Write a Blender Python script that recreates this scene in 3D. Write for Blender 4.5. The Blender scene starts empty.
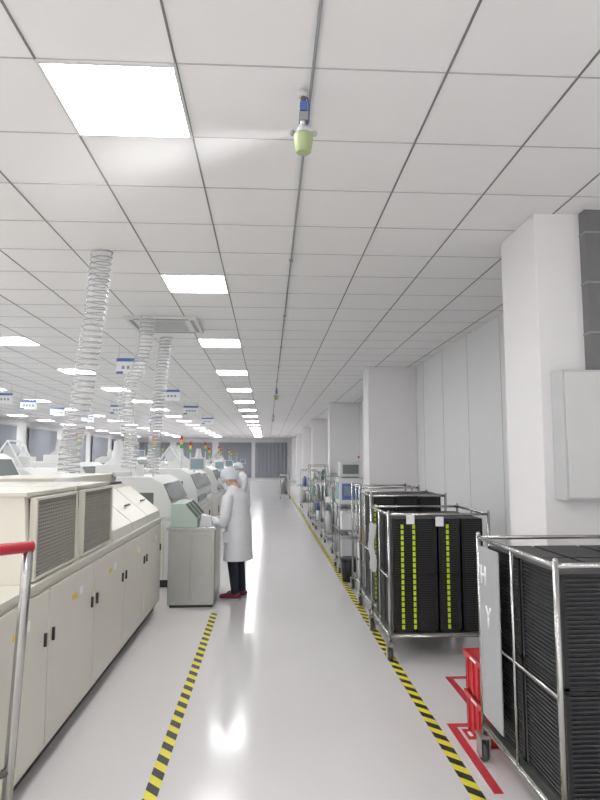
import bpy, math, random, bmesh
from mathutils import Vector, Matrix
random.seed(4)
SC = bpy.context.scene
COL = SC.collection
CEIL = 3.37

# ------------------------------------------------------------------ materials
def mat(name, col, rough=0.5, metal=0.0, var=0.04, scale=6.0, bump=0.0, emis=0.0, alpha=1.0, spec=0.5, coat=0.0):
    m = bpy.data.materials.new(name); m.use_nodes = True
    nt = m.node_tree; b = nt.nodes['Principled BSDF']
    tc = nt.nodes.new('ShaderNodeTexCoord'); n = nt.nodes.new('ShaderNodeTexNoise')
    n.inputs['Scale'].default_value = scale; n.inputs['Detail'].default_value = 3
    nt.links.new(tc.outputs['Object'], n.inputs['Vector'])
    r = nt.nodes.new('ShaderNodeMixRGB')
    r.inputs[1].default_value = tuple(max(0, c*(1-var)) for c in col) + (1,)
    r.inputs[2].default_value = tuple(min(1, c*(1+var)) for c in col) + (1,)
    nt.links.new(n.outputs['Fac'], r.inputs[0]); nt.links.new(r.outputs[0], b.inputs['Base Color'])
    b.inputs['Roughness'].default_value = rough; b.inputs['Metallic'].default_value = metal
    b.inputs['Specular IOR Level'].default_value = spec
    b.inputs['Coat Weight'].default_value = coat
    if alpha < 1: b.inputs['Alpha'].default_value = alpha
    if emis > 0:
        b.inputs['Emission Color'].default_value = tuple(col) + (1,)
        b.inputs['Emission Strength'].default_value = emis
    if bump > 0:
        bp = nt.nodes.new('ShaderNodeBump'); bp.inputs['Strength'].default_value = bump
        bp.inputs['Distance'].default_value = 0.01
        nt.links.new(n.outputs['Fac'], bp.inputs['Height']); nt.links.new(bp.outputs[0], b.inputs['Normal'])
    return m

def stripe_mat(name, c1, c2, pitch, ax=(1, 1, 0)):
    m = mat(name, c1, 0.45)
    nt = m.node_tree; b = nt.nodes['Principled BSDF']
    tc = nt.nodes.new('ShaderNodeTexCoord'); d = nt.nodes.new('ShaderNodeVectorMath'); d.operation = 'DOT_PRODUCT'
    nt.links.new(tc.outputs['Object'], d.inputs[0]); d.inputs[1].default_value = ax
    q = nt.nodes.new('ShaderNodeMath'); q.operation = 'MULTIPLY'; q.inputs[1].default_value = 1/pitch
    fr = nt.nodes.new('ShaderNodeMath'); fr.operation = 'FRACT'
    g = nt.nodes.new('ShaderNodeMath'); g.operation = 'GREATER_THAN'; g.inputs[1].default_value = 0.5
    nt.links.new(d.outputs['Value'], q.inputs[0]); nt.links.new(q.outputs[0], fr.inputs[0]); nt.links.new(fr.outputs[0], g.inputs[0])
    mx = nt.nodes.new('ShaderNodeMixRGB'); mx.inputs[1].default_value = c1 + (1,); mx.inputs[2].default_value = c2 + (1,)
    nt.links.new(g.outputs[0], mx.inputs[0]); nt.links.new(mx.outputs[0], b.inputs['Base Color'])
    return m

M = {}
M['ceil'] = mat('ceiling_tile', (0.90, 0.895, 0.895), 0.6, var=0.015, scale=1.2)
M['grid1'] = mat('grid_dark', (0.22, 0.22, 0.225), 0.5)
M['grid2'] = mat('grid_light', (0.50, 0.50, 0.51), 0.5)
M['wall'] = mat('wall_paint', (0.85, 0.85, 0.855), 0.5, var=0.02, scale=1)
M['col'] = mat('column_paint', (0.88, 0.87, 0.875), 0.55, var=0.02, scale=1.5)
M['seam'] = mat('seam_grey', (0.5, 0.51, 0.52), 0.5)
M['floor'] = mat('epoxy_floor', (0.72, 0.70, 0.705), 0.15, var=0.04, scale=0.8, spec=0.75)
M['curt'] = mat('curtain_blue_grey', (0.30, 0.315, 0.35), 0.9)
M['tape'] = stripe_mat('hazard_tape', (0.80, 0.72, 0.05), (0.03, 0.03, 0.03), 0.15)
M['red'] = mat('red_tape', (0.55, 0.04, 0.06), 0.45)
M['redp'] = mat('red_plastic', (0.62, 0.03, 0.04), 0.35)
M['ivory'] = mat('ivory_enamel', (0.68, 0.655, 0.575), 0.35, var=0.02)
M['ivory2'] = mat('ivory_panel', (0.61, 0.59, 0.515), 0.35, var=0.02)
M['white'] = mat('white_enamel', (0.72, 0.73, 0.72), 0.3, var=0.02)
M['dark'] = mat('dark_plastic', (0.03, 0.03, 0.035), 0.45)
M['grille'] = mat('grille_brown_grey', (0.30, 0.29, 0.26), 0.6)
M['grilleback'] = mat('grille_filter_grey', (0.13, 0.125, 0.115), 0.8)
M['black'] = mat('black_esd_plastic', (0.012, 0.012, 0.014), 0.45)
M['black2'] = mat('black_slat', (0.035, 0.036, 0.04), 0.35)
M['steel'] = mat('stainless', (0.46, 0.47, 0.45), 0.28, 0.9, var=0.06, scale=3)
M['chrome'] = mat('chrome_tube', (0.50, 0.50, 0.49), 0.25, 1.0)
M['grey'] = mat('grey_paint', (0.30, 0.31, 0.32), 0.5)
M['mgrey'] = mat('mid_grey_board', (0.42, 0.43, 0.44), 0.4)
M['trunk'] = mat('trunking_grey', (0.20, 0.20, 0.205), 0.5)
M['lgrey'] = mat('light_grey', (0.6, 0.61, 0.62), 0.45)
M['yg'] = mat('yellow_green_strip', (0.55, 0.75, 0.03), 0.5)
M['green'] = mat('green_plastic', (0.05, 0.45, 0.15), 0.4)
M['pgreen'] = mat('pale_grey_green', (0.42, 0.52, 0.46), 0.45)
M['yell'] = mat('amber_lens', (0.85, 0.55, 0.03), 0.3)
M['blue'] = mat('blue_plastic', (0.10, 0.17, 0.42), 0.4)
M['teal'] = mat('teal_cloth', (0.25, 0.40, 0.45), 0.7)
M['card'] = mat('cardboard', (0.42, 0.30, 0.18), 0.8)
M['glass'] = mat('smoked_window', (0.15, 0.17, 0.17), 0.12)
M['screen'] = mat('monitor_screen', (0.25, 0.32, 0.36), 0.2)
M['paper'] = mat('white_card', (0.85, 0.86, 0.88), 0.7)
M['rubber'] = mat('caster_rubber', (0.08, 0.08, 0.085), 0.6)
M['bag'] = mat('frosted_bag', (0.75, 0.77, 0.8), 0.3, alpha=0.6)
M['duct'] = mat('clear_pvc_duct', (0.80, 0.81, 0.82), 0.08, alpha=0.25, spec=0.8)
M['ductrib'] = mat('duct_spiral', (0.55, 0.55, 0.56), 0.2, 0.7)
M['bottle'] = mat('pale_green_nozzle_cup', (0.42, 0.50, 0.26), 0.35)
M['coat'] = mat('white_coat', (0.72, 0.73, 0.76), 0.85, var=0.05, scale=9, bump=0.6)
M['pants'] = mat('dark_trousers', (0.02, 0.022, 0.035), 0.9)
M['shoe'] = mat('maroon_shoe', (0.16, 0.02, 0.05), 0.5)
M['sole'] = mat('shoe_sole', (0.5, 0.45, 0.45), 0.6)
M['skin'] = mat('skin', (0.62, 0.40, 0.30), 0.55)
M['cap'] = mat('cap_cloth', (0.60, 0.63, 0.69), 0.9, bump=0.5, scale=25)
M['mask'] = mat('face_mask', (0.75, 0.84, 0.9), 0.85)
M['hair'] = mat('black_hair', (0.01, 0.01, 0.01), 0.6)
M['light'] = mat('led_panel', (1.0, 1.0, 1.0), 0.5, emis=25.5)

# ------------------------------------------------------------------ mesh builder
class MB:
    def __init__(s, name): s.name = name; s.v = []; s.f = []; s.m = []; s.s = []; s.mats = []
    def mi(s, k):
        if k not in s.mats: s.mats.append(k)
        return s.mats.index(k)
    def add(s, vs, fs, k, smooth=False):
        o = len(s.v); s.v += [tuple(v) for v in vs]; i = s.mi(k)
        for f in fs: s.f.append([a+o for a in f]); s.m.append(i); s.s.append(smooth)
    def box(s, x0, x1, y0, y1, z0, z1, k):
        vs = [(x, y, z) for z in (z0, z1) for y in (y0, y1) for x in (x0, x1)]
        s.add(vs, [(0,2,3,1),(4,5,7,6),(0,1,5,4),(2,6,7,3),(0,4,6,2),(1,3,7,5)], k)
    def prism_y(s, prof, y0, y1, k):   # prof: list of (x,z)
        n = len(prof)
        vs = [(x, y0, z) for x, z in prof] + [(x, y1, z) for x, z in prof]
        fs = [list(range(n)), list(range(2*n-1, n-1, -1))] + [(i, i+n, (i+1) % n+n, (i+1) % n) for i in range(n)]
        s.add(vs, fs, k)
    def loft(s, pts, rad, k, seg=14, cap=True):
        pts = [Vector(p) for p in pts]; n = len(pts); vs = []; fs = []
        u = None
        for i in range(n):
            t = (pts[min(i+1, n-1)] - pts[max(i-1, 0)]).normalized()
            if u is None:
                ref = Vector((1, 0, 0)) if abs(t.x) < 0.85 else Vector((0, 1, 0))
                u = (ref - t*ref.dot(t)).normalized()
            else: u = (u - t*u.dot(t)).normalized()
            w = t.cross(u)
            a, b = rad[i] if isinstance(rad[i], (tuple, list)) else (rad[i], rad[i])
            for j in range(seg):
                an = 2*math.pi*j/seg
                vs.append(pts[i] + u*(a*math.cos(an)) + w*(b*math.sin(an)))
        for i in range(n-1):
            for j in range(seg):
                j2 = (j+1) % seg
                fs.append((i*seg+j, i*seg+j2, (i+1)*seg+j2, (i+1)*seg+j))
        s.add(vs, fs, k, True)
        if cap:
            o = len(s.v) - len(vs)
            i = s.mi(k)
            s.f.append([o+j for j in range(seg-1, -1, -1)]); s.m.append(i); s.s.append(False)
            s.f.append([o+(n-1)*seg+j for j in range(seg)]); s.m.append(i); s.s.append(False)
    def cyl(s, p0, p1, r, k, seg=12): s.loft([p0, p1], [r, r], k, seg)
    def ball(s, c, r, k, seg=14, rot=None):
        rx, ry, rz = r if isinstance(r, (tuple, list)) else (r, r, r)
        vs = []; fs = []; R = 10
        for i in range(R+1):
            th = math.pi*i/R
            for j in range(seg):
                ph = 2*math.pi*j/seg
                v = Vector((rx*math.sin(th)*math.cos(ph), ry*math.sin(th)*math.sin(ph), rz*math.cos(th)))
                if rot: v = rot @ v
                vs.append(Vector(c)+v)
        for i in range(R):
            for j in range(seg):
                j2 = (j+1) % seg
                fs.append((i*seg+j, (i+1)*seg+j, (i+1)*seg+j2, i*seg+j2))
        s.add(vs, fs, k, True)
    def obj(s, bevel=0.0, parent=None):
        me = bpy.data.meshes.new(s.name); me.from_pydata(s.v, [], s.f)
        for k in s.mats: me.materials.append(M[k])
        me.polygons.foreach_set('material_index', s.m); me.polygons.foreach_set('use_smooth', s.s)
        me.validate(); me.update()
        o = bpy.data.objects.new(s.name, me); COL.objects.link(o)
        if bevel > 0:
            b = o.modifiers.new('bevel', 'BEVEL'); b.width = bevel; b.segments = 2; b.limit_method = 'ANGLE'; b.angle_limit = math.radians(50)
        if parent: o.parent = parent
        return o

# ------------------------------------------------------------------ room shell
XL, XR, Y0, Y1 = -11.0, 2.75, -4.0, 48.0
b = MB('floor'); b.box(XL-.1, XR+.1, Y0, Y1+.1, -0.1, 0, 'floor'); b.obj()
b = MB('ceiling'); b.box(XL-.1, XR+.1, Y0, Y1+.1, CEIL, CEIL+0.1, 'ceil'); b.obj()
b = MB('wall_right'); b.box(XR, XR+.1, Y0, Y1, 0, CEIL, 'wall')
y = 1.0
while y < Y1:
    b.box(XR-.003, XR, y, y+.008, 0, CEIL, 'seam'); y += 1.18
b.obj()
b = MB('wall_left'); b.box(XL-.1, XL, Y0, Y1, 0, CEIL, 'wall'); b.obj()
b = MB('wall_far'); b.box(XL, XR, Y1, Y1+.1, 0, CEIL, 'wall'); b.obj()
# T-bar grid
b = MB('trim_1')
gx = 0.19
xs = [gx+0.6*k for k in range(-19, 5)]
for x in xs:
    if XL < x < XR: b.box(x-.005, x+.005, Y0, Y1, CEIL-.004, CEIL, 'grid1')
y = 2.48-6.0
while y < Y1:
    b.box(XL, XR, y-.0035, y+.0035, CEIL-.003, CEIL, 'grid2'); y += 0.6
b.obj()
# LED panels
me = None
for cx in (-0.71, -3.71, -6.71, -9.71):
    for k in range(-2, 15):
        yy = 2.48+3*k
        if me is None:
            b = MB('ceiling_light'); w = .285
            b.box(-w, w, -w, w, -.006, -.001, 'light')
            for (a0, a1, c0, c1) in ((-.3, .3, -.3, -w), (-.3, .3, w, .3), (-.3, -w, -w, w), (w, .3, -w, w)):
                b.box(a0, a1, c0, c1, -.01, 0, 'white')
            o = b.obj(); me = o.data
        else:
            o = bpy.data.objects.new('ceiling_light', me); COL.objects.link(o)
        o.location = (cx, yy+.3, CEIL-.004)
# columns
for i, y in enumerate([3.96+7*k for k in range(7)]):
    b = MB('column'); b.box(1.85, XR, y, y+.6, 0, CEIL, 'col'); b.box(1.84, XR, y-.01, y+.61, 0, .08, 'lgrey'); b.obj(.006)
# curtains
def curtain(x0, x1, y, along='x', z0=.25, z1=3.0, name='window_curtain'):
    b = MB(name); n = int(abs(x1-x0)/.09); vs = []
    for i in range(n+1):
        t = x0+(x1-x0)*i/n; d = .03*math.sin(i*1.9)
        for z in (z0, z1): vs.append((t, y+d, z) if along == 'x' else (y+d, t, z))
    fs = [(2*i, 2*i+2, 2*i+3, 2*i+1) for i in range(n)]
    b.add(vs, fs, 'curt', True)
    b.box(*((x0, x1, y-.05, y+.05) if along == 'x' else (y-.05, y+.05, x0, x1)), z1, z1+.06, 'lgrey')
    b.obj()
for x0, x1 in ((-10.5, -7.7), (-7.2, -4.4), (-3.9, -1.3), (-1.0, 1.5)):
    curtain(x0, x1, Y1-.12)
for y0 in (8, 13, 18, 23, 28, 33, 38, 43):
    curtain(y0, y0+3.6, XL+.12, 'y', 1.0, 3.1)

# ------------------------------------------------------------------ floor markings
b = MB('floor_hazard_tape'); b.box(-.605, -.535, 0.3, 6.72, 0, .0015, 'tape'); b.obj()
b = MB('floor_hazard_tape'); b.box(1.005, 1.075, 0.3, 30, 0, .0015, 'tape'); b.obj()
b = MB('floor_red_marking')
b.box(1.13, 1.18, 3.1, 3.9, 0, .0015, 'red'); b.box(1.18, 1.82, 3.85, 3.9, 0, .0015, 'red')
b.box(1.36, 1.84, 4.66, 4.71, 0, .0015, 'red'); b.box(1.36, 1.41, 4.1, 4.66, 0, .0015, 'red')
b.box(1.20, 1.42, 3.68, 3.82, 0, .0015, 'red'); b.box(1.22, 1.40, 3.72, 3.78, .0015, .002, 'paper')
b.obj()

# ------------------------------------------------------------------ ceiling pipe and mist nozzles
b = MB('ceiling_water_pipe'); b.cyl((.19, .2, CEIL-.012), (.19, 40, CEIL-.012), .007, 'grey', 8)
for y in range(1, 40, 2): b.box(.175, .205, y, y+.03, CEIL-.022, CEIL-.004, 'grey')
b.obj()
def nozzle(x, y):
    b = MB('mist_nozzle')
    b.cyl((x, y, CEIL-.02), (x, y, CEIL-.05), .022, 'lgrey')
    b.cyl((x, y, CEIL-.05), (x, y, CEIL-.24), .013, 'chrome')
    b.loft([(x+.012, y, CEIL-.03), (x+.028, y, CEIL-.09), (x+.024, y, CEIL-.17), (x+.005, y, CEIL-.21)], [.004]*4, 'blue', 8)
    b.box(x-.016, x+.018, y-.018, y+.018, CEIL-.12, CEIL-.08, 'blue')
    b.box(x-.02, x+.02, y-.02, y+.02, CEIL-.17, CEIL-.13, 'grey')
    b.loft([(x, y, CEIL-.19), (x, y, CEIL-.205), (x, y, CEIL-.235)], [.018, .03, .03], 'lgrey')
    b.cyl((x-.05, y, CEIL-.225), (x+.05, y, CEIL-.225), .01, 'pgreen', 8)
    b.ball((x-.05, y, CEIL-.225), .014, 'grey'); b.ball((x+.05, y, CEIL-.225), .014, 'pgreen')
    b.loft([(x, y, CEIL-.228), (x, y, CEIL-.235), (x, y, CEIL-.245), (x, y, CEIL-.315), (x, y, CEIL-.32)], [.036, .046, .046, .036, .03], 'bottle', 18)
    b.obj()
nozzle(.155, 2.62); nozzle(.19, 14.0); nozzle(.19, 22.0)

def mist(name, p0, p1, r0, r1, dens, glow):
    p0 = Vector(p0); p1 = Vector(p1); L = (p1-p0).length
    n = 10
    vs = []; fs = []; seg = 20
    for i in range(n+1):
        t = i/n; r = r0+(r1-r0)*t
        for j in range(seg):
            a = 2*math.pi*j/seg; vs.append((t*L, r*math.cos(a), r*math.sin(a)))
    for i in range(n):
        for j in range(seg): fs.append((i*seg+j, (i+1)*seg+j, (i+1)*seg+(j+1) % seg, i*seg+(j+1) % seg))
    fs.append(list(range(seg))); fs.append([n*seg+j for j in range(seg-1, -1, -1)])
    m = bpy.data.materials.new('water_mist_glow'); m.use_nodes = True; nt = m.node_tree; nt.nodes.clear()
    out = nt.nodes.new('ShaderNodeOutputMaterial')
    sc = nt.nodes.new('ShaderNodeVolumeScatter'); sc.inputs['Color'].default_value = (1, 1, 1, 1); sc.inputs['Anisotropy'].default_value = .3
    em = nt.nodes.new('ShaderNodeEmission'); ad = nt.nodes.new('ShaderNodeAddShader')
    tc = nt.nodes.new('ShaderNodeTexCoord'); sx = nt.nodes.new('ShaderNodeSeparateXYZ')
    nt.links.new(tc.outputs['Object'], sx.inputs[0])
    def mth(op, a, b=None):
        q = nt.nodes.new('ShaderNodeMath'); q.operation = op
        for i, v in enumerate((a, b)):
            if v is None: continue
            if isinstance(v, (int, float)): q.inputs[i].default_value = v
            else: nt.links.new(v, q.inputs[i])
        return q.outputs[0]
    t0 = mth('DIVIDE', sx.outputs[0], L)
    t = mth('MINIMUM', mth('MAXIMUM', t0, 0.0), 1.0)
    rr = mth('SQRT', mth('ADD', mth('MULTIPLY', sx.outputs[1], sx.outputs[1]), mth('MULTIPLY', sx.outputs[2], sx.outputs[2])))
    rmax = mth('ADD', mth('MULTIPLY', t, r1-r0), r0)
    fall = mth('MAXIMUM', mth('SUBTRACT', 1.0, mth('DIVIDE', rr, rmax)), 0.0)
    fall = mth('MULTIPLY', fall, mth('ADD', mth('MULTIPLY', fall, .7), .3))
    one = mth('SUBTRACT', 1.0, t)
    near = mth('DIVIDE', 1.0, mth('ADD', mth('MULTIPLY', t, 4.0), .3))
    nz = nt.nodes.new('ShaderNodeTexNoise'); nz.inputs['Scale'].default_value = 5; nz.inputs['Detail'].default_value = 3; nt.links.new(tc.outputs['Object'], nz.inputs['Vector'])
    s0 = mth('MULTIPLY', mth('MULTIPLY', fall, mth('MULTIPLY', one, near)), mth('ADD', mth('MULTIPLY', nz.outputs['Fac'], 1.4), -.1))
    nt.links.new(mth('MULTIPLY', s0, dens), sc.inputs['Density'])
    nt.links.new(mth('MULTIPLY', s0, glow), em.inputs['Strength'])  # added glow brightens the mist, in place of multiply scattered panel light
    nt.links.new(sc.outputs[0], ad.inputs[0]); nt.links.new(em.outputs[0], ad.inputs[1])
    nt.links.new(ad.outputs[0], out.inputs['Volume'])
    me = bpy.data.meshes.new(name); me.from_pydata(vs, [], fs); me.materials.append(m); me.update()
    bm = bmesh.new(); bm.from_mesh(me); bmesh.ops.recalc_face_normals(bm, faces=bm.faces)
    if bm.calc_volume(signed=True) < 0: bmesh.ops.reverse_faces(bm, faces=bm.faces)
    bm.to_mesh(me); bm.free()
    o = bpy.data.objects.new(name, me); COL.objects.link(o)
    o.location = p0; o.rotation_euler = (p1-p0).to_track_quat('X', 'Z').to_euler()
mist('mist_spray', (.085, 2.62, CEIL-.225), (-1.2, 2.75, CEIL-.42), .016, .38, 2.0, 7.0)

# cassette AC
b = MB('ceiling_air_conditioner')
cx, cy, w = -1.3, 7.55, .43
b.box(cx-w, cx+w, cy-w, cy+w, CEIL-.035, CEIL-.003, 'white')
for (a0, a1, c0, c1) in ((-.33, .33, -.39, -.34), (-.33, .33, .34, .39), (-.39, -.34, -.33, .33), (.34, .39, -.33, .33)):
    b.box(cx+a0, cx+a1, cy+c0, cy+c1, CEIL-.037, CEIL-.035, 'grey')
for i in range(12):
    t = -.26+i*.047
    b.box(cx-.27, cx+.27, cy+t-.008, cy+t+.008, CEIL-.042, CEIL-.035, 'lgrey')
b.obj(.003)

# hanging signs
def sign(x, y, z, w=.42, h=.24):
    b = MB('hanging_sign')
    b.box(x-w/2, x+w/2, y-.006, y+.006, z-h/2, z+h/2, 'paper')
    b.box(x-w/2, x+w/2, y-.008, y-.006, z+h/2-.05, z+h/2, 'blue')
    b.box(x-w/2, x-w/2+.1, y-.008, y-.006, z-h/2, z-h/2+.04, 'blue')
    for i in range(4): b.box(x-.13+i*.075, x-.09+i*.075, y-.008, y-.006, z-.045, z+.005, 'grey')
    for sx in (-1, 1): b.cyl((x+sx*w*.42, y, z+h/2), (x+sx*w*.42, y, CEIL-.003), .003, 'grey', 6)
    b.obj()
for p in ((-2.08, 9.1, 3.06), (-2.15, 13.2, 3.06), (-2.2, 17.2, 3.06), (-2.2, 22, 3.06), (-6.1, 14.1, 3.06), (-6.15, 15.7, 3.06), (-6.2, 18, 3.06), (-6.2, 21, 3.06), (-4.2, 17, 3.06), (-4.1, 22, 3.06)):
    sign(*p)

# ------------------------------------------------------------------ reflow oven line (left)
b = MB('reflow_oven')
FX = -1.2
ys, ye = 1.7, 6.95
b.box(-2.75, FX-.06, ys+.03, ye-.05, 0.0, .1, 'dark')
b.box(-2.8, FX, ys, ye, .1, .98, 'ivory')
b.box(-2.8, FX+.015, ys, ye+.01, .98, 1.01, 'ivory2')
y = ys+.02
while y < ye-.2:
    y2 = min(y+.86, ye-.02)
    b.box(FX, FX+.014, y+.008, y2-.008, .13, .95, 'ivory')
    for hy in (y+.05, y2-.07):
        b.box(FX+.014, FX+.028, hy, hy+.016, .66, .73, 'dark')
    b.box(FX+.014, FX+.017, (y+y2)/2-.04, (y+y2)/2+.04, .80, .83, 'yell')
    b.box(FX+.014, FX+.017, (y+y2)/2+.1, (y+y2)/2+.16, .80, .85, 'paper')
    y = y2
# vent boxes
for (a, c) in ((3.22, 3.98), (4.04, 4.84)):
    b.prism_y([(-2.3, 1.01), (FX-.03, 1.01), (FX-.06, 1.46), (-2.3, 1.46)], a, c, 'ivory')
    b.box(-2.32, FX-.045, a-.01, c+.01, 1.46, 1.48, 'ivory2')
    a1, c1, z0, z1 = a+.06, c-.05, 1.035, 1.435
    b.box(FX-.06, FX-.03, a1, c1, z0, z1, 'grilleback')
    n = 20
    for i in range(n):
        z = z0+.005+i*(z1-z0)/n
        b.box(FX-.034, FX-.018, a1, c1, z, z+.009, 'grille')
    yy = a1
    while yy < c1:
        b.box(FX-.03, FX-.016, yy, yy+.008, z0, z1, 'grille'); yy += .028
    for (q0, q1, w0, w1) in ((a1-.02, a1, z0-.015, z1+.015), (c1, c1+.02, z0-.015, z1+.015), (a1, c1, z1, z1+.015), (a1, c1, z0-.015, z0)):
        b.box(FX-.045, FX-.008, q0, q1, w0, w1, 'ivory2')
# slanted hood
b.prism_y([(-2.6, 1.01), (FX-.01, 1.01), (FX-.02, 1.09), (FX-.35, 1.36), (FX-.42, 1.39), (-2.6, 1.39)], 4.9, ye-.02, 'ivory')
for y in (5.55, 6.25):
    b.prism_y([(FX-.009, 1.02), (FX-.019, 1.092), (FX-.35, 1.365), (FX-.36, 1.36), (FX-.02, 1.05)], y, y+.012, 'seam')
b.box(-2.4, FX-.44, 4.95, ye-.05, 1.39, 1.41, 'dark')
b.box(-2.5, FX-.5, 5.0, ye-.05, 1.41, 1.5, 'ivory2')
for y in (5.1, 5.8, 6.5): b.cyl((FX-.14, y, 1.22), (FX-.14, y+.18, 1.22), .01, 'dark', 8)
for (x, y, z) in ((-1.6, 4.95, 1.48), (-1.60, 6.75, 1.49)):
    b.cyl((x, y, z-.02), (x, y, z+.03), .105, 'lgrey', 20)
b.obj(.004)

def duct(path, r, name='exhaust_duct'):
    P = [Vector(p) for p in path]
    pts = []
    Q = [P[0]*2-P[1]]+P+[P[-1]*2-P[-2]]
    for i in range(1, len(Q)-2):
        L = (Q[i+1]-Q[i]).length; n = max(2, int(L/.0115))
        for j in range(n):
            t = j/n
            pts.append(.5*((2*Q[i])+(-Q[i-1]+Q[i+1])*t+(2*Q[i-1]-5*Q[i]+4*Q[i+1]-Q[i+2])*t*t+(-Q[i-1]+3*Q[i]-3*Q[i+1]+Q[i+2])*t**3))
    pts.append(P[-1])
    b = MB(name)
    rad = [r*(1+.06*math.sin(i*2*math.pi/4)) for i in range(len(pts))]
    b.loft(pts, rad, 'duct', 20, cap=False)
    hp = []
    for i in range(len(pts)*2):
        k = i/2; i0 = int(k); i1 = min(i0+1, len(pts)-1); c = pts[i0].lerp(pts[i1], k-i0)
        an = i*2*math.pi/8
        hp.append(c+Vector((math.cos(an), math.sin(an), 0))*r*1.04)
    b.loft(hp, [.0055]*len(hp), 'ductrib', 5)
    b.obj()
duct([(-1.6, 4.95, 1.55), (-1.58, 4.95, 1.8), (-1.50, 4.94, 2.3), (-1.43, 4.92, 2.8), (-1.38, 4.9, CEIL-.01)], .085)
duct([(-1.54, 6.75, 1.56), (-1.52, 6.8, 1.8), (-1.62, 6.9, 2.2), (-1.60, 7.0, 2.5), (-1.46, 7.05, 2.9), (-1.43, 7.05, CEIL-.04)], .08)
duct([(-1.58, 8.4, 1.47), (-1.56, 8.4, 2.0), (-1.50, 8.4, 2.7), (-1.44, 8.4, CEIL-.01)], .085)

# ------------------------------------------------------------------ stainless cabinet with consoles
b = MB('stainless_work_cabinet')
b.box(-1.12, -.60, 6.98, 7.85, .03, .86, 'steel')
b.box(-1.14, -.59, 6.96, 7.87, .86, .885, 'chrome')
b.box(-1.10, -.87, 6.974, 6.98, .08, .82, 'steel'); b.box(-.85, -.63, 6.974, 6.98, .08, .82, 'steel')
b.box(-.60, -.594, 7.03, 7.4, .08, .82, 'steel'); b.box(-.60, -.594, 7.43, 7.8, .08, .82, 'steel')
b.box(-1.1, -.62, 7.0, 7.83, 0, .03, 'dark')
for y0 in (7.0, 7.28, 7.56):
    b.prism_y([(-1.1, .885), (-.80, .885), (-.80, .98), (-.95, 1.15), (-1.1, 1.15)], y0, y0+.25, 'pgreen')
    b.prism_y([(-.805, .99), (-.815, .988), (-.945, 1.135), (-.94, 1.145)], y0+.03, y0+.22, 'dark')
b.prism_y([(-.78, .885), (-.64, .885), (-.66, 1.0), (-.76, 1.02)], 7.05, 7.2, 'lgrey')
b.obj(.004)

# ------------------------------------------------------------------ barrier near left
b = MB('red_safety_barrier')
p1, p2 = Vector((-.84, 2.2, 1.345)), Vector((-1.06, 1.95, 1.35))
b.cyl(p1+Vector((.01, .01, 0)), p2, .02, 'red', 14)
b.loft([(-.84, 2.2, 1.345), (-.845, 2.2, 1.2), (-.895, 2.2, .03)], [.018]*3, 'chrome', 12)
b.loft([(-1.05, 1.96, 1.345), (-1.055, 1.96, 1.2), (-1.1, 1.96, .03)], [.018]*3, 'chrome', 12)
b.cyl((-.87, 2.2, .6), (-1.08, 1.96, .6), .014, 'chrome')
b.box(-.95, -.84, 2.05, 2.35, 0, .03, 'dark'); b.box(-1.15, -1.05, 1.8, 2.1, 0, .03, 'dark')
b.obj()

# ------------------------------------------------------------------ more machines
def tower(b, x, y, z, p=.36):
    b.cyl((x, y, z), (x, y, z+p), .012, 'lgrey', 8)
    for i, k in enumerate(('green', 'yell', 'redp')):
        b.cyl((x, y, z+p+i*.075), (x, y, z+p+.068+i*.075), .027, k, 12)
    b.cyl((x, y, z+p+.225), (x, y, z+p+.24), .027, 'lgrey', 12)
def machine(x0, x1, y0, y1, h, tw=True, kind=0):
    b = MB('pick_and_place_machine')
    b.box(x0+.05, x1-.05, y0+.05, y1-.05, 0, .1, 'dark')
    b.box(x0, x1, y0, y1, .1, .85, 'white')
    b.box(x0-.01, x1+.01, y0+.02, y1-.02, .85, .9, 'lgrey')
    pr = [(x0+.05, .9), (x1-.02, .9), (x1-.02, h-.35), (x1-.15, h-.08), (x1-.3, h), (x0+.3, h), (x0+.12, h-.08), (x0+.05, h-.3)]
    b.prism_y(pr, y0+.03, y1-.03, 'white')
    b.prism_y([(x1-.024, h-.33), (x1-.012, h-.33), (x1-.14, h-.09), (x1-.16, h-.09)], y0+.12, y1-.12, 'glass')
    b.box(x0+.25, x1-.25, y0+.022, y0+.03, .98, h-.2, 'glass')
    b.box(x1-.02, x1+.0, y0+.2, y1-.2, .95, h-.45, 'glass')
    for yy in (y0+.03, (y0+y1)/2+.02):
        b.box(x1, x1+.012, yy, yy+(y1-y0)/2-.06, .14, .8, 'ivory')
        b.box(x1+.012, x1+.03, yy+.06, yy+.08, .45, .6, 'dark')
    b.box(x0+.1, x1-.1, y0-.012, y0, .14, .8, 'ivory')
    my = y0+.2
    if kind in (0, 2):
        b.cyl((x1-.1, my, h-.06), (x1-.02, my, h+.10), .015, 'lgrey', 8)
        b.box(x1-.17, x1+.09, my-.03, my+.0, h-.02, h+.19, 'lgrey'); b.box(x1-.15, x1+.07, my-.034, my-.03, h, h+.17, 'screen')
    if kind in (1, 2):   # component hopper / vibratory feeder box on top
        b.box(x0+.35, x0+.9, y0+.5, y0+1.1, h-.005, h+.16, 'white'); b.loft([(x0+.6, y0+.8, h+.16), (x0+.6, y0+.8, h+.26), (x0+.6, y0+.8, h+.5)], [.22, .10, .07], 'lgrey', 16)
    if kind == 3:        # tubular frame with reel holders
        for a in (x0+.4, x1-.45):
            b.cyl((a, y0+.4, h-.01), ((x0+x1)/2, y0+.4, h+.48), .016, 'white', 8)
            b.cyl((a, y0+1.0, h-.01), ((x0+x1)/2, y0+1.0, h+.48), .016, 'white', 8)
        b.cyl(((x0+x1)/2, y0+.4, h+.48), ((x0+x1)/2, y0+1.0, h+.48), .016, 'white', 8)
        b.cyl(((x0+x1)/2, y0+.55, h+.3), ((x0+x1)/2, y0+.62, h+.3), .13, 'lgrey', 20)
    if tw: tower(b, x1-.35, y0+.5, h-.01)
    b.obj(.008)
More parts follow.
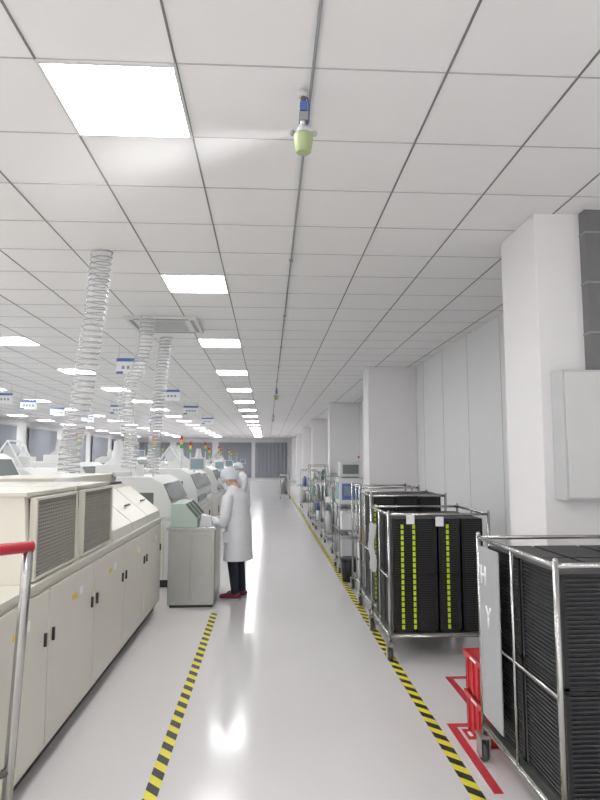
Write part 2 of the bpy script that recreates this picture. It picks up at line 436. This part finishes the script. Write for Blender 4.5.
yy = 8.05
hs = [1.42, 1.5, 1.45, 1.5, 1.42, 1.5, 1.45, 1.5, 1.45, 1.5]
for i in range(10):
    machine(-2.75, -1.25 if i % 2 == 0 else -1.15, yy, yy+1.7, hs[i], True, (1, 0, 3, 1, 0)[i % 5]); yy += 2.0 + (.9 if i > 5 else 0)
yy = 7.6
for i in range(8):
    machine(-5.2, -3.75, yy, yy+1.9, [1.75, 1.5, 1.6, 1.45][i % 4], i % 2 == 0, (2, 3, 1, 0)[i % 4]); yy += 2.6
yy = 10
for i in range(6):
    machine(-8.9, -7.5, yy, yy+2.2, [1.6, 1.5, 1.45][i % 3], i % 2 == 0, (1, 3, 0)[i % 3]); yy += 3.4

# ------------------------------------------------------------------ carts
def caster(b, x, y, r=.05):
    b.cyl((x-.015, y+.02, r), (x+.015, y+.02, r), r, 'rubber', 18)
    b.cyl((x-.018, y+.02, r), (x+.018, y+.02, r), r*.5, 'lgrey', 12)
    b.box(x-.028, x-.021, y-.02, y+.045, r*.6, 2*r+.03, 'steel'); b.box(x+.021, x+.028, y-.02, y+.045, r*.6, 2*r+.03, 'steel')
    b.box(x-.035, x+.035, y-.03, y+.05, 2*r+.03, 2*r+.045, 'steel')
    b.cyl((x, y, 2*r+.04), (x, y, .19), .012, 'steel', 10)
def magazine(b, x0, x1, y0, y1, z0, z1):
    b.box(x0+.012, x1-.012, y0+.012, y1-.012, z0, z1, 'black')
    z = z0+.01
    while z < z1-.012:
        b.box(x0+.003, x1-.003, y0+.003, y1-.003, z, z+.007, 'black2'); z += .019
    for x in (x0, x1-.02):
        for y in (y0, y1-.02): b.box(x, x+.02, y, y+.02, z0, z1, 'black')
    b.box(x0, x1, y0, y1, z1-.006, z1+.006, 'black'); b.box(x0, x1, y0, y1, z0-.001, z0+.012, 'black')
def strip(b, x, y, z0, z1, ax='y'):
    b.box(x, x+.024, y-.004, y, z0, z1, 'black')
    z = z0
    while z < z1-.03:
        b.box(x, x+.024, y-.008, y-.004, z, z+.034, 'yg'); z += .046
def cart(x0, x1, y0, y1, h, nx, ny, strips=(), mh=None, mid=True, slots=None, name='magazine_trolley'):
    b = MB(name); r = .013
    for x in (x0, x1):
        for y in (y0, y1):
            b.cyl((x, y, .15), (x, y, h), r, 'chrome', 10); caster(b, x, y)
            b.ball((x, y, h), r, 'chrome', 10)
    for z in (.19, h-.02):
        for y in (y0, y1): b.cyl((x0, y, z), (x1, y, z), r*.9, 'chrome', 10)
        for x in (x0, x1): b.cyl((x, y0, z), (x, y1, z), r*.9, 'chrome', 10)
    if mid:
        for x in (x0, x1):
            b.cyl((x, (y0+y1)/2, .19), (x, (y0+y1)/2, h-.02), r*.7, 'chrome', 8)
            b.cyl((x, y0, h*.55), (x, y1, h*.55), r*.6, 'chrome', 8)
    b.box(x0, x1, y0, y1, .195, .21, 'steel')
    n = 9
    for i in range(n): b.cyl((x0+(x1-x0)*(i+.5)/n, y0, .185), (x0+(x1-x0)*(i+.5)/n, y1, .185), .004, 'chrome', 6)
    mh = mh or h-.06
    wx = (x1-x0-.06)/nx; wy = (y1-y0-.06)/ny
    for i in range(nx):
        for j in range(ny):
            if slots and (i, j) not in slots: continue
            a = x0+.03+i*wx; c = y0+.03+j*wy; zz = .211
            while zz < mh-.2:
                z2 = min(zz+(mh-.211)/2, mh); magazine(b, a+.01, a+wx-.01, c+.01, c+wy-.01, zz+.002, z2-.008); zz += (mh-.211)/2
    for sx, z0, z1 in strips: strip(b, sx, y0+.036, z0, z1)
    return b
b = cart(1.02, 1.88, 5.1, 5.95, 1.21, 4, 2, strips=((1.13, .24, 1.13), (1.23, .24, 1.13), (1.52, .24, 1.13)))
for (x, z) in ((1.17, 1.14), (1.42, 1.12)):
    b.box(x, x+.07, 5.09, 5.092, z-.03, z+.05, 'paper')
b.obj()
b = cart(1.06, 1.84, 6.2, 6.95, 1.30, 3, 2, mh=1.28, strips=((1.1, .24, 1.2),)); b.obj()
b = cart(1.10, 1.80, 7.15, 7.85, 1.34, 3, 2, mh=1.0, slots=[(1, 0), (2, 0), (1, 1), (2, 1)])
b.box(1.12, 1.30, 7.2, 7.6, .215, .4, 'lgrey'); b.box(1.12, 1.3, 7.2, 7.6, .45, .62, 'paper')
b.box(1.14, 1.30, 7.2, 7.5, .62, .80, 'card'); b.box(1.36, 1.7, 7.22, 7.6, 1.0, 1.14, 'paper'); b.obj()
b = MB('frosted_plastic_bag')
vs = []; fs = []
for i in range(9):
    for j in range(9):
        vs.append((.985+.015*math.sin(i*1.7+j), 5.55+i*.04+.01*math.sin(j*2), .62+j*.055))
for i in range(8):
    for j in range(8): fs.append((i*9+j, (i+1)*9+j, (i+1)*9+j+1, i*9+j+1))
b.add(vs, fs, 'bag', True); b.obj()
# near cart with a lettered board on its aisle side
b = cart(1.20, 2.05, 2.5, 3.42, 1.23, 3, 2)
b.box(1.192, 1.198, 3.12, 3.40, .26, 1.17, 'mgrey')
def bar(y0, z0, y1, z1, th=.014):
    b.loft([(1.1915, y0, z0), (1.1915, y1, z1)], [th/2*1.0]*2, 'paper', 6)
bar(3.36, .97, 3.36, 1.07); bar(3.30, .97, 3.30, 1.07); bar(3.36, 1.02, 3.30, 1.02)
bar(3.30, .86, 3.27, .81); bar(3.24, .86, 3.27, .81); bar(3.27, .81, 3.27, .75)
b.obj()

# red crates behind near cart
b = MB('red_plastic_crate')
for k in range(2):
    z = .0+k*.24; x0, x1, y0, y1 = 1.24, 1.72, 3.55, 3.83
    b.box(x0, x1, y0, y1, z+.005, z+.02, 'redp')
    for (a, c, d, e) in ((x0, x1, y0, y0+.01), (x0, x1, y1-.01, y1), (x0, x0+.01, y0, y1), (x1-.01, x1, y0, y1)):
        b.box(a, c, d, e, z+.01, z+.235, 'redp')
    b.box(x0-.012, x1+.012, y0-.012, y1+.012, z+.205, z+.235, 'redp')
    for i in range(5): b.box(x0+.03+i*.1, x0+.045+i*.1, y0-.01, y0, z+.02, z+.2, 'redp')
    for i in range(3): b.box(x0-.01, x0, y0+.04+i*.09, y0+.055+i*.09, z+.02, z+.2, 'redp')
    b.box(x0-.014, x0-.012, y0+.06, y0+.16, z+.212, z+.228, 'paper')
b.obj(.003)

# ------------------------------------------------------------------ electric box + conduit
b = MB('electrical_cabinet')
b.box(1.92, 2.5, 3.80, 3.96, 1.39, 2.24, 'lgrey'); b.box(1.935, 2.485, 3.788, 3.798, 1.405, 2.225, 'white')
b.box(2.44, 2.46, 3.775, 3.79, 1.75, 1.86, 'dark')
b.obj(.004)
b = MB('cable_trunking'); b.box(2.17, 2.29, 3.88, 3.96, 2.24, CEIL, 'trunk')
for z in (2.5, 2.85, 3.2): b.box(2.165, 2.295, 3.872, 3.96, z, z+.015, 'grey')
b.obj()

# ------------------------------------------------------------------ racks along right
def rack(x0, x1, y0, y1, h, n, items=True, name='equipment_rack', seed=0):
    R = random.Random(seed); b = MB(name)
    for x in (x0, x1):
        for y in (y0, y1): b.cyl((x, y, .12), (x, y, h), .012, 'chrome', 8); caster(b, x, y, .035)
    for i in range(n):
        z = .16+i*(h-.2)/(n-1)
        b.box(x0, x1, y0, y1, z, z+.02, 'steel')
        for y in (y0, y1): b.cyl((x0, y, z+.05), (x1, y, z+.05), .006, 'chrome', 6)
        if items and i < n-1:
            x = x0+.03
            while x < x1-.1:
                w = R.uniform(.08, .18); w = min(w, x1-x-.02); hh = R.uniform(.12, (h-.2)/(n-1)-.06)
                k = R.choice(['teal', 'lgrey', 'paper', 'white', 'blue', 'grey', 'lgrey'])
                b.loft([(x+w/2, (y0+y1)/2, z+.02), (x+w/2, (y0+y1)/2, z+.02+hh*.8), (x+w/2, (y0+y1)/2, z+.02+hh)], [(w/2, (y1-y0)*.38), (w/2*.95, (y1-y0)*.36), (w*.25, .08)], k, 10)
                x += w+.02
    return b
b = MB('white_test_instrument_stand')
x0, x1, y0, y1 = 1.06, 1.42, 8.95, 9.5
for x in (x0, x1):
    for y in (y0, y1): b.cyl((x, y, .1), (x, y, 1.0), .014, 'chrome', 8); caster(b, x, y, .035)
for z in (.2, .6, .98): b.box(x0, x1, y0, y1, z, z+.02, 'steel')
b.box(x0+.04, x1-.04, y0+.04, y1-.05, .22, .48, 'lgrey'); b.box(x0+.04, x1-.08, y0+.05, y1-.05, .62, .86, 'paper')
b.box(x0, x1, y0, y1-.05, 1.0, 1.38, 'white'); b.box(x0+.04, x1-.04, y0-.006, y0, 1.06, 1.3, 'blue')
b.box(x0+.07, x1-.16, y0-.01, y0-.006, 1.12, 1.26, 'screen'); b.box(x0-.006, x0, y0+.06, y1-.15, 1.06, 1.32, 'teal')
b.box(x0+.03, x1-.03, y0+.05, y1-.15, 1.40, 1.62, 'lgrey'); b.box(x0+.06, x1-.06, y0+.044, y0+.05, 1.44, 1.58, 'glass')
b.box(x0+.05, x1-.05, y0+.1, y1-.2, 1.38, 1.40, 'grey')
b.cyl((x1-.05, y0+.1, 1.62), (x1-.05, y0+.1, 1.68), .01, 'lgrey', 8); b.ball((x1-.05, y0+.1, 1.69), .02, 'redp', 10)
b.obj(.005)
rack(1.15, 1.6, 10.1, 10.8, 1.2, 4, seed=7).obj()
rack(1.15, 1.6, 12.2, 13, 1.35, 3, seed=5).obj()
rack(1.15, 1.6, 14.5, 15.4, 1.15, 3, seed=9).obj()
rack(1.2, 1.7, 17, 17.9, 1.5, 4, seed=11).obj()
rack(1.2, 1.7, 21, 22, 1.3, 3, seed=12).obj()
rack(.55, .95, 26, 26.8, 1.0, 2, seed=13).obj()
b = MB('black_waste_bin')
b.loft([(1.12, 8.35, 0), (1.12, 8.35, .3)], [.09, .12], 'black', 20); b.loft([(1.12, 8.35, .29), (1.12, 8.35, .32)], [.128, .128], 'dark', 20); b.obj()

# ------------------------------------------------------------------ people
def person(name, loc, rotz, sc=1.0):
    E = bpy.data.objects.new(name, None); COL.objects.link(E); E.empty_display_size = .2
    def part(b, vox=None, it=3):
        o = b.obj(parent=E)
        if vox:
            m = o.modifiers.new('remesh', 'REMESH'); m.mode = 'VOXEL'; m.voxel_size = vox; m.use_smooth_shade = True
            s = o.modifiers.new('smooth', 'SMOOTH'); s.factor = .5; s.iterations = it
        return o
    b = MB('coat')
    zs = [(.46, .01, .172, .225), (.6, .01, .16, .215), (.75, .012, .15, .205), (.88, .015, .142, .195), (.98, .01, .128, .178),
          (1.08, -.005, .128, .185), (1.17, -.03, .125, .198), (1.23, -.045, .112, .19), (1.275, -.06, .09, .14), (1.31, -.075, .066, .075), (1.335, -.085, .058, .062)]
    b.loft([(c, 0, z) for z, c, rx, ry in zs], [(rx, ry) for z, c, rx, ry in zs], 'coat', 28)
    for s in (-1, 1):
        b.loft([(-.045, s*.13, 1.22), (-.04, s*.19, 1.195), (-.04, s*.225, 1.1), (-.045, s*.24, .98), (-.07, s*.24, .90), (-.16, s*.215, .905), (-.25, s*.175, .925), (-.31, s*.15, .935)],
               [.05, .072, .066, .062, .06, .055, .05, .047], 'coat', 16)
    part(b, .011, 4)
    b = MB('coat_trim')
    b.box(-.165, -.158, -.004, .004, .5, 1.1, 'lgrey')
    for z in (.6, .75, .9): b.ball((-.17 + (z-.6)*.06, .02, z), .009, 'lgrey', 8)
    b.box(-.09, .02, -.222, -.214, .68, .80, 'coat')
    part(b)
    b = MB('trousers')
    b.loft([(0, 0, .6), (0, 0, .72), (0, 0, .85)], [(.11, .15), (.115, .165), (.11, .155)], 'pants', 20)
    for s in (-1, 1):
        b.loft([(0, s*.085, .75), (-.01, s*.088, .6), (-.02, s*.09, .44), (0, s*.09, .28), (.02, s*.09, .10), (.02, s*.09, .07)], [.09, .08, .064, .058, .05, .05], 'pants', 16)
    part(b, .012, 3)
    for s in (-1, 1):
        b = MB('shoe')
        b.loft([(.085, s*.09, .045), (.06, s*.09, .055), (.01, s*.09, .058), (-.06, s*.092, .045), (-.13, s*.095, .036), (-.17, s*.095, .03), (-.185, s*.095, .025)],
               [(.02, .02), (.04, .036), (.042, .048), (.044, .036), (.048, .03), (.035, .022), (.014, .012)], 'shoe', 16)
        b.loft([(.085, s*.09, .01), (.04, s*.09, .01), (-.06, s*.092, .01), (-.14, s*.095, .01), (-.18, s*.095, .01)], [(.02, .01), (.036, .01), (.038, .01), (.046, .01), (.02, .01)], 'sole', 14)
        part(b)
    for s in (-1, 1):
        b = MB('hand')
        w = Vector((-.315, s*.15, .932))
        b.loft([w+Vector((.02, 0, 0)), w, w+Vector((-.035, -s*.004, 0)), w+Vector((-.075, -s*.008, -.004)), w+Vector((-.09, -s*.01, -.006))], [(.02, .024), (.02, .026), (.038, .015), (.042, .014), (.038, .011)], 'skin', 14)
        for i, L in enumerate((.062, .072, .068, .052)):
            oy = (-.03+i*.02)*s
            a = w+Vector((-.088, oy*1.0, -.006))
            b.loft([a+Vector((.012, 0, 0)), a, a+Vector((-L*.45, oy*.08, -.004)), a+Vector((-L*.78, oy*.12, -.018)), a+Vector((-L*.92, oy*.12, -.034))], [.0085, .009, .0082, .0075, .005], 'skin', 8)
        t = w+Vector((-.03, -s*.034, -.002))
        b.loft([t+Vector((.01, s*.015, 0)), t, t+Vector((-.03, -s*.018, -.012)), t+Vector((-.055, -s*.02, -.026))], [.012, .011, .0095, .006], 'skin', 8)
        part(b, .0035, 2)
    H = bpy.data.objects.new('head', None); COL.objects.link(H); H.parent = E
    H.location = (-.125, 0, 1.41); H.rotation_euler = (0, math.radians(-28), 0)
    def hp(b, vox=None, it=2):
        o = part(b, vox, it); o.parent = H; return o
    b = MB('face')
    b.loft([(.0, 0, -.125), (-.012, 0, -.112), (-.012, 0, -.09), (-.006, 0, -.05), (0, 0, 0), (0, 0, .05), (0, 0, .09), (0, 0, .112)],
           [(.022, .018), (.05, .036), (.068, .05), (.083, .066), (.092, .074), (.092, .076), (.07, .058), (.03, .026)], 'skin', 22)
    b.loft([(.03, 0, -.02), (.03, 0, -.09), (.045, 0, -.16)], [.05, .048, .052], 'skin', 14)
    b.loft([(-.085, 0, .0), (-.1, 0, -.025), (-.108, 0, -.04), (-.09, 0, -.05)], [(.008, .008), (.01, .01), (.013, .014), (.008, .012)], 'skin', 10)
    for s in (-1, 1): b.ball((.01, s*.078, -.012), (.018, .01, .03), 'skin', 10)
    hp(b, .005, 3)
    b = MB('eyes_brows')
    for s in (-1, 1):
        b.ball((-.083, s*.03, 0), (.01, .014, .007), 'paper', 10); b.ball((-.091, s*.03, 0), (.004, .006, .006), 'hair', 8)
        b.loft([(-.085, s*.014, .021), (-.087, s*.03, .025), (-.078, s*.047, .02)], [.003, .004, .002], 'hair', 6)
    b.loft([(-.083, -.022, -.075), (-.088, 0, -.073), (-.083, .022, -.075)], [.003, .006, .003], 'redp', 8)
    hp(b)
    b = MB('mask')
    vs = []; fs = []
    for i in range(9):
        z = -.025-i*.0115
        for j in range(15):
            an = math.radians(-78+j*11.1); k = i/8
            rx = .098+.012*math.sin(k*math.pi) - .03*k; ry = .08-.03*k
            nb = .016*math.exp(-(an/.35)**2)*(1-k)
            vs.append((-(rx*math.cos(an)+nb)-.004, ry*math.sin(an), z))
    for i in range(8):
        for j in range(14): fs.append((i*15+j, i*15+j+1, (i+1)*15+j+1, (i+1)*15+j))
    b.add(vs, fs, 'mask', True)
    for s in (-1, 1): b.loft([(-.03, s*.078, -.03), (.0, s*.088, .0), (.022, s*.086, -.005), (.01, s*.084, -.05), (-.02, s*.062, -.09)], [.002]*5, 'paper', 6)
    hp(b)
    b = MB('cap')
    vs = []; fs = []; n = 28
    for i in range(11):
        th = math.radians(4+i*9.6)
        for j in range(n):
            ph = 2*math.pi*j/n; c = math.cos(ph)
            puff = 1+.05*math.sin(3*th)+.015*math.sin(ph*7)
            x = .112*math.sin(th)*c*puff; y = .094*math.sin(th)*math.sin(ph)*puff; z = .118*math.cos(th)+.03
            if i > 7 and c > -.2: z -= .03*(i-7)*.6*(c+.2)
            vs.append((x+.014, y, z))
    for i in range(10):
        for j in range(n): fs.append((i*n+j, (i+1)*n+j, (i+1)*n+(j+1) % n, i*n+(j+1) % n))
    fs.append(list(range(n)))
    b.add(vs, fs, 'cap', True)
    b.loft([(-.098, 0, .03), (-.118, 0, .024), (-.14, 0, .016)], [(.006, .06), (.005, .055), (.003, .035)], 'cap', 14)
    hp(b)
    E.location = loc; E.rotation_euler = (0, 0, rotz); E.scale = (sc, sc, sc)
    return E
person('factory_worker', (-.36, 7.42, 0), math.radians(-24))
person('factory_worker', (-.62, 15.4, 0), math.radians(20), 1.02)

# ------------------------------------------------------------------ world + camera
w = bpy.data.worlds.new('world'); SC.world = w; w.use_nodes = True
bg = w.node_tree.nodes['Background']; bg.inputs[0].default_value = (1, .98, .97, 1); bg.inputs[1].default_value = 1.5
cam = bpy.data.cameras.new('camera'); co = bpy.data.objects.new('camera', cam); COL.objects.link(co)
cam.sensor_fit = 'VERTICAL'; cam.sensor_height = 32; cam.lens = 32*600/800
co.location = (0, 0, 1.65)
co.rotation_euler = (math.radians(90+5.7), 0, math.radians(-3.05))
cam.clip_end = 200
SC.camera = co
SC.view_settings.view_transform = 'Standard'
